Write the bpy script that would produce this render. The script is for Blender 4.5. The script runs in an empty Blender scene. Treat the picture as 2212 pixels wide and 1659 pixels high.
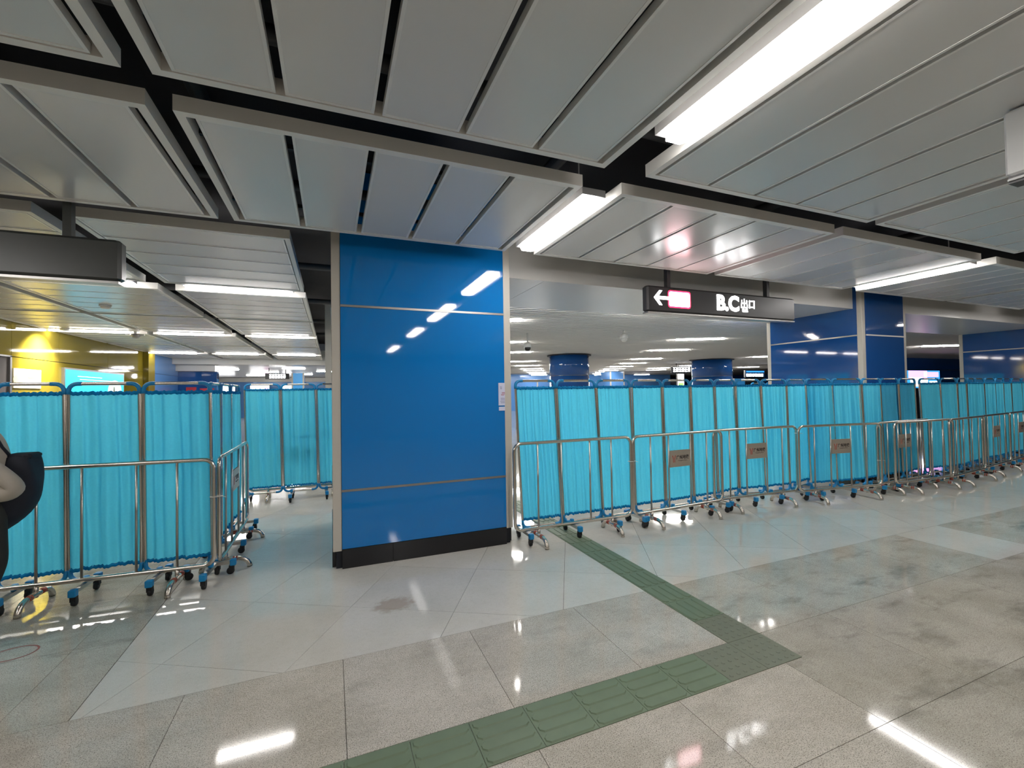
import bpy, math, random
from mathutils import Vector, Matrix
import numpy as np
random.seed(7)
SC = bpy.context.scene
COL = SC.collection
PI = math.pi

# ---------------------------------------------------------------- camera
def make_camera():
    yaw, pitch, roll, f = 0.38652, 0.01892, -0.0151727, 957.06
    fwd = Vector((math.sin(yaw)*math.cos(pitch), math.cos(yaw)*math.cos(pitch), math.sin(pitch)))
    right = Vector((math.cos(yaw), -math.sin(yaw), 0)); up = right.cross(fwd)
    r2 = right*math.cos(roll) + up*math.sin(roll)
    u2 = -right*math.sin(roll) + up*math.cos(roll)
    cam = bpy.data.cameras.new('camera'); o = bpy.data.objects.new('camera', cam); COL.objects.link(o)
    M = Matrix((r2, u2, -fwd)).transposed().to_4x4(); M.translation = (0, 0, 1.7)
    o.matrix_world = M
    cam.sensor_fit = 'HORIZONTAL'; cam.sensor_width = 36.0; cam.lens = 36.0*f/2212
    cam.clip_start = 0.05; cam.clip_end = 300
    SC.camera = o
make_camera()
W = bpy.data.worlds.new('world'); SC.world = W; W.use_nodes = True
W.node_tree.nodes['Background'].inputs[0].default_value = (0.5, 0.55, 0.6, 1)
W.node_tree.nodes['Background'].inputs[1].default_value = 0.02
SC.view_settings.view_transform = 'Standard'; SC.view_settings.look = 'None'
SC.view_settings.exposure = 1.43; SC.view_settings.gamma = 1.0
SC.view_settings.use_curve_mapping = False
SC.cycles.max_bounces = 7; SC.cycles.diffuse_bounces = 4; SC.cycles.glossy_bounces = 4
SC.cycles.transmission_bounces = 4; SC.cycles.sample_clamp_indirect = 6.0
LIGHT_COR = 15.0       # strips of the left corridor
LIGHT_E = 11.5        # main strips
LIGHT_HALL = 25.0      # strips of the far halls

# yellow wall wash: the downlight in the ceiling beside the yellow wall
sl = bpy.data.lights.new('wall_washer_lamp', 'SPOT'); sl.energy = 330; sl.spot_size = math.radians(110); sl.spot_blend = 1.0
sl.shadow_soft_size = 0.05; sl.color = (1, .95, .85)
slo = bpy.data.objects.new('wall_washer_lamp', sl); COL.objects.link(slo)
slo.location = (-5.2, 12.2, 3.12); slo.rotation_euler = (0, math.radians(30), 0)

# ---------------------------------------------------------------- materials
def lin(r, g, b):
    f = lambda c: (c/255/12.92 if c/255 <= 0.04045 else ((c/255+0.055)/1.055)**2.4)
    return (f(r), f(g), f(b), 1)
MATS = {}
def mat(name, col, rough=0.5, metal=0.0, spec=0.5, noise=0, noise_scale=20, bump=0, emis=0, coat=0, rnd=0):
    m = bpy.data.materials.new(name); m.use_nodes = True
    nt = m.node_tree; b = nt.nodes['Principled BSDF']
    b.inputs['Base Color'].default_value = col
    b.inputs['Roughness'].default_value = rough; b.inputs['Metallic'].default_value = metal
    b.inputs['Specular IOR Level'].default_value = spec
    b.inputs['Coat Weight'].default_value = coat; b.inputs['Coat Roughness'].default_value = 0.02
    last = None
    if noise or bump:
        tc = nt.nodes.new('ShaderNodeTexCoord'); n = nt.nodes.new('ShaderNodeTexNoise')
        n.inputs['Scale'].default_value = noise_scale; n.inputs['Detail'].default_value = 4
        nt.links.new(tc.outputs['Object'], n.inputs['Vector'])
        if noise:
            mx = nt.nodes.new('ShaderNodeMix'); mx.data_type = 'RGBA'
            mx.inputs[6].default_value = tuple(c*(1-noise) for c in col[:3])+(1,)
            mx.inputs[7].default_value = tuple(min(1, c*(1+noise)) for c in col[:3])+(1,)
            nt.links.new(n.outputs['Fac'], mx.inputs[0]); nt.links.new(mx.outputs[2], b.inputs['Base Color']); last = mx.outputs[2]
        if bump:
            bp = nt.nodes.new('ShaderNodeBump'); bp.inputs['Strength'].default_value = bump; bp.inputs['Distance'].default_value = 0.002
            nt.links.new(n.outputs['Fac'], bp.inputs['Height']); nt.links.new(bp.outputs['Normal'], b.inputs['Normal'])
    if rnd:
        oi = nt.nodes.new('ShaderNodeObjectInfo'); mr = nt.nodes.new('ShaderNodeMapRange')
        mr.inputs['To Min'].default_value = 1-rnd; mr.inputs['To Max'].default_value = 1+rnd
        hs = nt.nodes.new('ShaderNodeHueSaturation')
        nt.links.new(oi.outputs['Random'], mr.inputs['Value']); nt.links.new(mr.outputs['Result'], hs.inputs['Value'])
        if last is not None: nt.links.new(last, hs.inputs['Color'])
        else: hs.inputs['Color'].default_value = col
        nt.links.new(hs.outputs['Color'], b.inputs['Base Color'])
    if emis:
        b.inputs['Emission Color'].default_value = col; b.inputs['Emission Strength'].default_value = emis
    MATS[name] = m
    return m
mat('panel_rim', lin(218, 216, 212), .3, spec=.5)
mat('panel_field', lin(210, 208, 205), .25, spec=.5, noise=.03, noise_scale=900, rnd=.015)
mat('frame_alu', lin(222, 219, 213), .38)
mat('plenum', lin(38, 38, 42), .8, noise=.3, noise_scale=2)
mat('dark_pipe', lin(60, 60, 62), .6)
mat('steel', lin(205, 198, 188), .24, metal=1, noise=.06, noise_scale=30)
mat('steel_tube', lin(190, 184, 176), .3, metal=1, noise=.06, noise_scale=30)
mat('steel_plate', lin(196, 186, 172), .42, metal=.75, noise=.04, noise_scale=60)
mat('plastic_blue', lin(18, 132, 190), .38, noise=.04)
mat('rubber', lin(18, 18, 20), .55, noise=.1)
mat('red_band', lin(160, 70, 52), .5, noise=.2, noise_scale=40)
mat('white_tie', lin(220, 220, 215), .4, noise=.02)
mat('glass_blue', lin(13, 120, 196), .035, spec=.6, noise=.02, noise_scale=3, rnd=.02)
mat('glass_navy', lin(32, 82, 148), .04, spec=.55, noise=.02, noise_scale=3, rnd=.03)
mat('trim_grey', lin(196, 190, 180), .4, noise=.02)
mat('rail_metal', lin(170, 168, 165), .3, metal=.9, noise=.03)
mat('skirting_black', lin(22, 22, 26), .22, noise=.2, noise_scale=30)
mat('core_dark', lin(20, 24, 34), .6, noise=.1)
mat('beam_grey', lin(214, 212, 209), .26, noise=.015, noise_scale=5)
mat('slat_grey', lin(232, 229, 226), .65, spec=.25, noise=.02)
mat('slat_back', lin(160, 156, 155), .7, noise=.05)
mat('yellow_wall', lin(128, 114, 34), .05, noise=.03, noise_scale=4, rnd=.03)
mat('light_emit', lin(255, 251, 248), .4, emis=LIGHT_E)
mat('corridor_emit', lin(255, 251, 248), .4, emis=LIGHT_COR)
mat('hall_emit', lin(255, 252, 246), .4, emis=LIGHT_HALL)
mat('housing', lin(150, 150, 150), .4, noise=.03)
mat('sign_dark', lin(52, 50, 52), .38, noise=.04)
mat('sign_side', lin(120, 118, 116), .35, noise=.03)
mat('sign_back', lin(66, 68, 66), .3, noise=.05)
mat('sign_white', lin(255, 255, 255), .4, emis=5)
mat('sign_red', lin(255, 30, 60), .4, emis=3.0)
mat('sign_pink', lin(255, 214, 220), .4, emis=6)
mat('paper', lin(206, 210, 232), .5, noise=.02)
mat('ink', lin(110, 120, 160), .6, noise=.02)
mat('ink_red', lin(170, 90, 110), .6, noise=.02)
mat('plate_ink', lin(58, 48, 46), .5, noise=.02)
mat('plate_red', lin(188, 78, 60), .5, noise=.02)
mat('ad_cyan', lin(40, 196, 232), .3, emis=.42)
mat('ad_white', lin(250, 252, 250), .3, emis=.6)
mat('ad_pale', lin(206, 236, 226), .3, emis=.45)
mat('ad_grey', lin(120, 122, 108), .3, emis=.3)
mat('poster_cream', lin(238, 228, 205), .5, noise=.05, noise_scale=5)
mat('poster_orange', lin(220, 180, 100), .5, noise=.05)
mat('poster_taupe', lin(190, 182, 140), .5, noise=.05)
mat('doorway_shade', lin(70, 64, 64), .6, noise=.1)
mat('wall_panel_blue', lin(96, 150, 216), .15, noise=.05, rnd=.05)
mat('red_poster', lin(200, 50, 60), .5, noise=.1)
mat('white_plastic', lin(186, 186, 184), .4, noise=.02)
mat('lens_black', lin(16, 16, 18), .1, noise=.05)
mat('far_white', lin(250, 250, 255), .4, emis=2.5)
mat('far_cyan', lin(60, 150, 215), .3, noise=.05, emis=.12)  # faint glow put into the blue of the pillar and cabinet
mat('far_green', lin(150, 205, 110), .4, emis=.7)
mat('ad_blue', lin(50, 150, 250), .4, emis=.6)
mat('ad_pink', lin(250, 170, 235), .4, emis=.7)
mat('tactile', lin(104, 120, 96), .5, noise=.14, noise_scale=9, bump=.15, rnd=.05)
mat('tactile_plain', lin(110, 114, 96), .5, noise=.12, noise_scale=12, bump=.15, rnd=.03)
mat('grout', lin(74, 66, 57), .8, noise=.3, noise_scale=8)
mat('jacket', lin(168, 160, 148), .85, noise=.12, noise_scale=14, bump=.4)
mat('trousers', lin(38, 40, 38), .9, noise=.15, noise_scale=30)
mat('bag_navy', lin(22, 26, 38), .8, noise=.2, noise_scale=40)
mat('skin', lin(205, 160, 130), .5, noise=.04)
mat('hair', lin(22, 20, 20), .6, noise=.2)
mat('shoe', lin(40, 40, 44), .5, noise=.1)
mat('sole', lin(210, 210, 205), .6, noise=.05)
mat('marker_red', lin(150, 92, 84), .6, noise=.1)

def curtain_mat(name, col):
    m = bpy.data.materials.new(name); m.use_nodes = True; nt = m.node_tree
    b = nt.nodes['Principled BSDF']; out = nt.nodes['Material Output']
    tc = nt.nodes.new('ShaderNodeTexCoord'); n = nt.nodes.new('ShaderNodeTexNoise'); n.inputs['Scale'].default_value = 60
    nt.links.new(tc.outputs['Object'], n.inputs['Vector'])
    mx = nt.nodes.new('ShaderNodeMix'); mx.data_type = 'RGBA'
    mx.inputs[6].default_value = tuple(c*.92 for c in col[:3])+(1,); mx.inputs[7].default_value = tuple(min(1, c*1.06) for c in col[:3])+(1,)
    nt.links.new(n.outputs['Fac'], mx.inputs[0]); nt.links.new(mx.outputs[2], b.inputs['Base Color'])
    b.inputs['Roughness'].default_value = .75; b.inputs['Specular IOR Level'].default_value = .25
    t = nt.nodes.new('ShaderNodeBsdfTranslucent'); nt.links.new(mx.outputs[2], t.inputs['Color'])
    ms = nt.nodes.new('ShaderNodeMixShader'); ms.inputs[0].default_value = .6
    nt.links.new(b.outputs[0], ms.inputs[1]); nt.links.new(t.outputs[0], ms.inputs[2]); nt.links.new(ms.outputs[0], out.inputs[0])
    MATS[name] = m
curtain_mat('curtain', lin(100, 222, 255)); curtain_mat('curtain_hem', lin(40, 166, 214))

def stone(name, c0, c1, spk, rough, stain=0, rnd=.04, speckle=.5, fine=170, sparkle=0, spot=None):
    m = bpy.data.materials.new(name); m.use_nodes = True; nt = m.node_tree; L = nt.links
    b = nt.nodes['Principled BSDF']; b.inputs['Specular IOR Level'].default_value = .28 if sparkle else .45
    g = nt.nodes.new('ShaderNodeNewGeometry')
    def noise(scale, detail=3, rg=.6):
        n = nt.nodes.new('ShaderNodeTexNoise'); n.inputs['Scale'].default_value = scale; n.inputs['Detail'].default_value = detail
        n.inputs['Roughness'].default_value = rg; L.new(g.outputs['Position'], n.inputs['Vector']); return n
    def ramp(fac, a, bb):
        r = nt.nodes.new('ShaderNodeMapRange'); r.inputs['From Min'].default_value = a; r.inputs['From Max'].default_value = bb
        L.new(fac, r.inputs['Value']); return r.outputs['Result']
    def mixc(fac, A, B):
        mx = nt.nodes.new('ShaderNodeMix'); mx.data_type = 'RGBA'; L.new(fac, mx.inputs[0])
        for i, c in ((6, A), (7, B)):
            if isinstance(c, tuple): mx.inputs[i].default_value = c
            else: L.new(c, mx.inputs[i])
        return mx.outputs[2]
    col = mixc(ramp(noise(2.2, 5).outputs['Fac'], .35, .65), c0, c1)
    s = ramp(noise(fine, 2, .7).outputs['Fac'], .52, .66)
    sm = nt.nodes.new('ShaderNodeMath'); sm.operation = 'MULTIPLY'; sm.inputs[1].default_value = speckle; L.new(s, sm.inputs[0])
    col = mixc(sm.outputs[0], col, spk)
    s2 = ramp(noise(fine*.55, 2, .7).outputs['Fac'], .55, .7)
    sm2 = nt.nodes.new('ShaderNodeMath'); sm2.operation = 'MULTIPLY'; sm2.inputs[1].default_value = speckle*.6; L.new(s2, sm2.inputs[0])
    col = mixc(sm2.outputs[0], col, tuple(min(1, c*1.25) for c in c1[:3])+(1,))
    s3 = ramp(noise(26, 5, .7).outputs['Fac'], .5, .72)
    sm3 = nt.nodes.new('ShaderNodeMath'); sm3.operation = 'MULTIPLY'; sm3.inputs[1].default_value = speckle*.4; L.new(s3, sm3.inputs[0])
    col = mixc(sm3.outputs[0], col, (c0[0]*.62, c0[1]*.6, c0[2]*.54, 1))
    if spot:
        d = nt.nodes.new('ShaderNodeVectorMath'); d.operation = 'SUBTRACT'; d.inputs[1].default_value = (spot[0], spot[1], 0); L.new(g.outputs['Position'], d.inputs[0])
        sc = nt.nodes.new('ShaderNodeVectorMath'); sc.operation = 'MULTIPLY'; sc.inputs[1].default_value = (1/.15, 1/.12, 0); L.new(d.outputs[0], sc.inputs[0])
        ln = nt.nodes.new('ShaderNodeVectorMath'); ln.operation = 'LENGTH'; L.new(sc.outputs[0], ln.inputs[0])
        ad = nt.nodes.new('ShaderNodeMath'); ad.operation = 'MULTIPLY_ADD'; ad.inputs[1].default_value = 1.6; L.new(noise(14, 4).outputs['Fac'], ad.inputs[0]); L.new(ln.outputs['Value'], ad.inputs[2])
        q = nt.nodes.new('ShaderNodeMapRange'); q.inputs['From Min'].default_value = 2.0; q.inputs['From Max'].default_value = 1.5; q.inputs['To Max'].default_value = .55; L.new(ad.outputs[0], q.inputs['Value'])
        col = mixc(q.outputs['Result'], col, lin(150, 128, 104))
    if stain:
        mp = nt.nodes.new('ShaderNodeMapping'); mp.inputs['Scale'].default_value = (1.0, 2.6, 1)
        L.new(g.outputs['Position'], mp.inputs['Vector'])
        n = nt.nodes.new('ShaderNodeTexNoise'); n.inputs['Scale'].default_value = 1.5; n.inputs['Detail'].default_value = 7
        n.inputs['Roughness'].default_value = .68; L.new(mp.outputs[0], n.inputs['Vector'])
        st = ramp(n.outputs['Fac'], .52, .72)
        k = nt.nodes.new('ShaderNodeMath'); k.operation = 'MULTIPLY'; k.inputs[1].default_value = stain; L.new(st, k.inputs[0])
        col = mixc(k.outputs[0], col, tuple(c*.45 for c in c0[:3])+(1,))
    oi = nt.nodes.new('ShaderNodeObjectInfo'); mr = nt.nodes.new('ShaderNodeMapRange')
    mr.inputs['To Min'].default_value = 1-rnd; mr.inputs['To Max'].default_value = 1+rnd; L.new(oi.outputs['Random'], mr.inputs['Value'])
    hs = nt.nodes.new('ShaderNodeHueSaturation'); L.new(mr.outputs['Result'], hs.inputs['Value']); L.new(col, hs.inputs['Color'])
    L.new(hs.outputs['Color'], b.inputs['Base Color'])
    rr = nt.nodes.new('ShaderNodeMapRange'); rr.inputs['To Min'].default_value = rough*.8; rr.inputs['To Max'].default_value = rough*1.3
    L.new(noise(5, 4).outputs['Fac'], rr.inputs['Value']); L.new(rr.outputs['Result'], b.inputs['Roughness'])
    if sparkle:
        bp = nt.nodes.new('ShaderNodeBump'); bp.inputs['Strength'].default_value = sparkle; bp.inputs['Distance'].default_value = .0012
        L.new(noise(fine*.5, 2).outputs['Fac'], bp.inputs['Height']); L.new(bp.outputs['Normal'], b.inputs['Normal'])
    MATS[name] = m
stone('granite', lin(181, 175, 163), lin(199, 193, 182), lin(84, 78, 71), .06, stain=.4, rnd=.05, speckle=.95, fine=185, sparkle=.02)
stone('granite_worn', lin(171, 166, 153), lin(191, 186, 174), lin(88, 81, 73), .065, stain=.85, rnd=.07, speckle=.85, fine=185, sparkle=.022)
stone('polished', lin(197, 194, 184), lin(205, 202, 194), lin(150, 147, 140), .06, rnd=.03, speckle=.5, fine=220, spot=(.45, 3.72))

# ---------------------------------------------------------------- mesh helpers
class MB:
    def __init__(s): s.v = []; s.f = []; s.m = []; s.sm = []
    def add(s, vs, fs, mi=0, smooth=False):
        k = len(s.v); s.v += [tuple(v) for v in vs]
        for f in fs: s.f.append([i+k for i in f]); s.m.append(mi); s.sm.append(smooth)
    def box(s, x0, x1, y0, y1, z0, z1, mi=0):
        s.add([(x0,y0,z0),(x1,y0,z0),(x1,y1,z0),(x0,y1,z0),(x0,y0,z1),(x1,y0,z1),(x1,y1,z1),(x0,y1,z1)],
              [(0,3,2,1),(4,5,6,7),(0,1,5,4),(1,2,6,5),(2,3,7,6),(3,0,4,7)], mi)
    def bbox(s, x0, x1, y0, y1, z0, z1, c=.005, mi=0):
        # box with chamfered vertical and horizontal edges (octagonal in each section)
        vs = []
        for z, k in ((z0, c), (z0+c, 0), (z1-c, 0), (z1, c)):
            a, b, d, e = x0+k, x1-k, y0+k, y1-k
            vs += [(a+c,d,z),(b-c,d,z),(b,d+c,z),(b,e-c,z),(b-c,e,z),(a+c,e,z),(a,e-c,z),(a,d+c,z)]
        fs = [tuple(range(7,-1,-1)), tuple(range(24,32))]
        for r in range(3):
            for i in range(8):
                j = (i+1) % 8; fs.append((r*8+i, r*8+j, r*8+8+j, r*8+8+i))
        s.add(vs, fs, mi)
    def prism(s, poly, z0, z1, mi=0, mit=None):
        n = len(poly)
        s.add([(x,y,z0) for x,y in poly]+[(x,y,z1) for x,y in poly], [tuple(range(n-1,-1,-1))], mi)
        k = len(s.v)-2*n
        s.f.append([k+n+i for i in range(n)]); s.m.append(mi if mit is None else mit); s.sm.append(False)
        for i in range(n):
            j = (i+1) % n; s.f.append([k+i, k+j, k+n+j, k+n+i]); s.m.append(mi); s.sm.append(False)
    def extr(s, poly, org, ux, uy, un, t, mi=0):
        # polygon in (ux,uy) plane extruded along un by t
        n = len(poly); o = Vector(org); ux = Vector(ux); uy = Vector(uy); un = Vector(un)
        a = [o+ux*x+uy*y for x, y in poly]; b = [p+un*t for p in a]
        s.add(a+b, [tuple(range(n-1,-1,-1)), tuple(range(n,2*n))]+[(i,(i+1)%n,n+(i+1)%n,n+i) for i in range(n)], mi)
    def tube(s, pts, r, n=8, closed=False, mi=0, rs=None, cap=True, square=False):
        P = [Vector(p) for p in pts]; k = len(P); rings = []
        ref = None
        for i in range(k):
            if closed: t = (P[(i+1)%k]-P[i-1]).normalized()
            elif i == 0: t = (P[1]-P[0]).normalized()
            elif i == k-1: t = (P[-1]-P[-2]).normalized()
            else: t = (P[i+1]-P[i-1]).normalized()
            if ref is None:
                ref = Vector((0,0,1)) if abs(t.z) < .9 else Vector((0,1,0))
                if square and abs(t.z) >= .9: ref = Vector((0,1,0))
            a = ref-t*ref.dot(t)
            if a.length < 1e-4: a = t.orthogonal()
            a.normalize(); ref = a; b = t.cross(a); rr = rs[i] if rs else r
            off = PI/n if square else 0
            rings.append([P[i]+(a*math.cos(2*PI*j/n+off)+b*math.sin(2*PI*j/n+off))*rr for j in range(n)])
        vs = [v for ring in rings for v in ring]; fs = []
        for i in range(k if closed else k-1):
            q = (i+1) % k
            for j in range(n):
                l = (j+1) % n; fs.append((i*n+j, i*n+l, q*n+l, q*n+j))
        s.add(vs, fs, mi, not square)
        if cap and not closed:
            b0 = len(s.v)-k*n
            s.f.append([b0+j for j in range(n-1,-1,-1)]); s.m.append(mi); s.sm.append(False)
            s.f.append([b0+(k-1)*n+j for j in range(n)]); s.m.append(mi); s.sm.append(False)
    def lathe(s, prof, cx, cy, n=16, mi=0, axis='z', z0=0):
        vs = []
        for r, h in prof:
            for j in range(n):
                a = 2*PI*j/n
                if axis == 'z': vs.append((cx+r*math.cos(a), cy+r*math.sin(a), z0+h))
                else: vs.append((cx+h, cy+r*math.cos(a), z0+r*math.sin(a)))
        fs = [(i*n+j, i*n+(j+1)%n, (i+1)*n+(j+1)%n, (i+1)*n+j) for i in range(len(prof)-1) for j in range(n)]
        s.add(vs, fs, mi, True)
        b0 = len(s.v)-len(vs)
        s.f.append([b0+j for j in range(n-1,-1,-1)]); s.m.append(mi); s.sm.append(False)
        e = b0+(len(prof)-1)*n
        s.f.append([e+j for j in range(n)]); s.m.append(mi); s.sm.append(False)
    def mesh(s, name, mats):
        me = bpy.data.meshes.new(name); me.from_pydata(s.v, [], s.f)
        for k in (mats if isinstance(mats, (list, tuple)) else [mats]): me.materials.append(MATS[k])
        me.polygons.foreach_set('material_index', s.m); me.polygons.foreach_set('use_smooth', s.sm)
        me.update(); return me
    def build(s, name, mats, parent=None, loc=None):
        return inst(name, s.mesh(name, mats), parent, loc)
def inst(name, me, parent=None, loc=None, rotz=0):
    o = bpy.data.objects.new(name, me); COL.objects.link(o)
    if parent is not None: o.parent = parent
    if loc is not None: o.location = loc
    if rotz: o.rotation_euler = (0, 0, rotz)
    return o
def tag(o, label=None, cat=None, group=None, kind=None):
    if label: o['label'] = label
    if cat: o['category'] = cat
    if group: o['group'] = group
    if kind: o['kind'] = kind
    return o
def thing(name, label, cat, loc=(0,0,0), rotz=0, group=None):
    o = inst(name, None, None, loc, rotz); return tag(o, label, cat, group)
def copy_tree(o, parent=None):
    c = o.copy(); COL.objects.link(c)
    if parent is not None: c.parent = parent
    for ch in list(o.children): copy_tree(ch, c)
    return c
def text_mesh(txt, size, mats, bold=0, depth=.001):
    cu = bpy.data.curves.new('txt', 'FONT'); cu.body = txt; cu.size = size; cu.align_x = 'CENTER'; cu.align_y = 'CENTER'
    cu.extrude = depth; cu.offset = bold; cu.resolution_u = 3
    o = bpy.data.objects.new('txt', cu); COL.objects.link(o)
    bpy.context.view_layer.update()
    me = bpy.data.meshes.new_from_object(o.evaluated_get(bpy.context.evaluated_depsgraph_get()))
    bpy.data.objects.remove(o); bpy.data.curves.remove(cu)
    me.materials.clear(); me.materials.append(MATS[mats]); return me
ORD = ['nearest', 'second', 'third', 'fourth', 'fifth', 'sixth', 'seventh', 'eighth', 'ninth']

# ---------------------------------------------------------------- floor
Z_SUB = -0.004
floor = MB(); floor.box(-9, 46, -10, 48, -.2, Z_SUB)
floor = tag(floor.build('floor', 'grout'), kind='structure')
G = .845
def clip_half(poly, nx, ny, d):   # keep nx*x+ny*y <= d
    out = []
    for i in range(len(poly)):
        a, b = poly[i], poly[(i+1) % len(poly)]
        da, db = nx*a[0]+ny*a[1]-d, nx*b[0]+ny*b[1]-d
        if da <= 0: out.append(a)
        if da*db < 0:
            t = da/(da-db); out.append((a[0]+(b[0]-a[0])*t, a[1]+(b[1]-a[1])*t))
    return out
def shrink_rect(x0, x1, y0, y1, g=.0015): return [(x0+g,y0+g),(x1-g,y0+g),(x1-g,y1-g),(x0+g,y1-g)]
def area(p): return abs(sum(p[i][0]*p[(i+1)%len(p)][1]-p[(i+1)%len(p)][0]*p[i][1] for i in range(len(p))))/2
# granite slabs of the concourse, square to the pillars
YB = 3.09
for i in range(-4, 17):
    x0 = -.79+i*G
    for j in range(3):
        y1 = YB-j*G
        p = shrink_rect(x0, x0+G, y1-G, y1)
        m = MB(); m.prism(p, Z_SUB-.002, 0)
        worn = (i >= 4 or i < -1 or (j == 2 and i < 1))
        if (i, j) == (8, 0): o = m.build('floor_slab', 'polished', floor); o['label'] = 'paler polished floor slab among worn granite'
        else: m.build('floor_slab', 'granite_worn' if worn else 'granite', floor)
# granite slabs in the corridor on the left
for i in range(-6, 1):
    x0 = -.79+(i-1)*G+0
    x1 = min(x0+G, -1.302)
    if x0 > -1.35: continue
    for j in range(5):
        y0 = YB+j*G
        m = MB(); m.prism(shrink_rect(x0, x1, y0, y0+G), Z_SUB-.002, 0); m.build('floor_slab', 'granite_worn', floor)
# polished slabs laid at thirty degrees behind the boundary line
th = math.radians(60.5); nx, ny = math.sin(th), -math.cos(th); mx_, my_ = math.cos(th), math.sin(th)
XL, XR, YT = -1.3, 9.67, 8.3
for a in range(-7, 13):
    for b in range(-2, 16):
        n0, n1 = -.076+G*a, -.076+G*(a+1); m0, m1 = 2.545+.842*b, 2.545+.842*(b+1)
        g = .0015
        poly = [(nx*n+mx_*q, ny*n+my_*q) for n, q in ((n0+g,m0+g),(n1-g,m0+g),(n1-g,m1-g),(n0+g,m1-g))]
        poly = clip_half(poly, -1, 0, -(XL+g)); poly = clip_half(poly, 1, 0, XR-g) if poly else poly
        poly = clip_half(poly, 0, -1, -(YB+g)) if poly else poly; poly = clip_half(poly, 0, 1, YT-g) if poly else poly
        if len(poly) < 3 or area(poly) < .004: continue
        m = MB(); m.prism(poly, Z_SUB-.002, 0); m.build('floor_tile', 'polished', floor)
m = MB()
m.box(-9, XL-.002, YB+5*G+.002, 48, Z_SUB-.003, 0); m.box(XL, XR, YT+.002, 48, Z_SUB-.003, 0); m.box(XR+.002, 46, YB+.002, 48, Z_SUB-.003, 0)
m.box(-9, XL-7*G, YB, YB+5*G, Z_SUB-.003, 0)
m.build('floor_field', 'polished', floor)['kind'] = 'stuff'
m = MB(); m.box(-9, 46, -10, YB-3*G-.002, Z_SUB-.003, 0); m.box(13.6, 46, YB-3*G, YB, Z_SUB-.003, 0); m.box(-9, -4.175, YB-3*G, YB, Z_SUB-.003, 0)
m.build('floor_field', 'granite', floor)['kind'] = 'stuff'

# tactile paving: an L of green tiles, raised bars along each run
tp = thing('tactile_paving', 'dark green tactile guide strip turning a corner on the granite floor', 'paving', (2.59, 2.09, 0))
def tactile_mesh(kind):
    m = MB(); s = .1485
    m.box(-s, s, -s, s, .0002, .004)
    if kind == 'bar':
        for k in range(4):
            y = (k-1.5)*.0745; L, w = .138, .031
            out = [(-L+.02,-w),(L-.02,-w),(L,-w*.4),(L,w*.4),(L-.02,w),(-L+.02,w),(-L,w*.4),(-L,-w*.4)]
            inn = [(x*.985, yy*.8) for x, yy in out]
            m.add([(x,y+yy,.004) for x,yy in out]+[(x,y+yy,.0095) for x,yy in inn],
                  [tuple(range(8,16))]+[(i,(i+1)%8,8+(i+1)%8,8+i) for i in range(8)])
    else:
        for a in range(5):
            for b in range(5):
                m.lathe([(.012,.004),(.009,.0045),(.004,.0047)], (a-2)*.056, (b-2)*.056, 8)
    return m.mesh('tactile_tile', 'tactile' if kind == 'bar' else 'tactile_plain')
tb, tpl = tactile_mesh('bar'), tactile_mesh('plain')
for k in range(1, 19):
    inst('tactile_tile', tpl if k == 1 else tb, tp, (-.3*k, 0, 0))
inst('tactile_tile', tpl, tp, (0, 0, 0))
for k in range(1, 15):
    inst('tactile_tile', tpl if k == 1 else tb, tp, (0, .3*k, 0), 0 if k == 1 else PI/2)
# small marks on the floor
def ring(name, cx, cy, rx, ry, w, matn, label, cat):
    m = MB(); n = 36; vs = []
    for r in (1, 0):
        for j in range(n):
            a = 2*PI*j/n; vs.append((cx+(rx-w*r)*math.cos(a), cy+(ry-w*r)*math.sin(a), .0008))
    m.add(vs, [(j,(j+1)%n,n+(j+1)%n,n+j) for j in range(n)])
    return tag(m.build(name, matn), label, cat)
ring('floor_marking', -1.99, 4.05, .13, .1, .012, 'marker_red', 'faint reddish ring outline marked on the floor at the left edge', 'marking')

# ---------------------------------------------------------------- ceiling
ZC = 3.19
m = MB(); m.box(-9, 22, -10, 6.3, 3.98, 4.1); m.box(-9, 1.9, 6.3, 21.4, 3.98, 4.1)
# dim services in the plenum: ducts, pipes and cross rails (they show in the gaps)
ceiling = tag(m.build('ceiling', 'plenum'), kind='structure')
m = MB()
for y in (2.62, 4.45, 7.2, 9.85, 12.5, 15.2):
    m.tube([(-8.5,y,3.62),(0 if y > 5 else 16,y,3.62)], .05, 8)
for x in (-2.1, -.82, 1.87, 4.57, 7.36):
    m.tube([(x,-8,3.75),(x,4.4,3.75)], .06, 8)
m.build('pipe_run', 'dark_pipe', ceiling)['kind'] = 'stuff'
PCACHE = {}
def panel_mesh(w, l):
    key = (round(w,3), round(l,3))
    if key in PCACHE: return PCACHE[key]
    m = MB(); a, b, i = w/2, l/2, .016
    o8 = [(-a,-b),(a,-b),(a,b),(-a,b)]; n8 = [(-a+i,-b+i),(a-i,-b+i),(a-i,b-i),(-a+i,b-i)]
    vs = [(x,y,.045) for x,y in o8]+[(x,y,0) for x,y in o8]+[(x,y,0) for x,y in n8]+[(x*.997,y*.999,.0025) for x,y in n8]
    fs = [(0,1,2,3)]+[(k,4+k,4+(k+1)%4,(k+1)%4) for k in range(4)]+[(4+k,8+k,8+(k+1)%4,4+(k+1)%4) for k in range(4)]+[(8+k,12+k,12+(k+1)%4,8+(k+1)%4) for k in range(4)]
    m.add(vs, fs, 0)
    m.add([vs[12],vs[13],vs[14],vs[15]], [(3,2,1,0)], 1)
    PCACHE[key] = m.mesh('ceiling_panel', ['panel_rim', 'panel_field']); return PCACHE[key]
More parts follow.
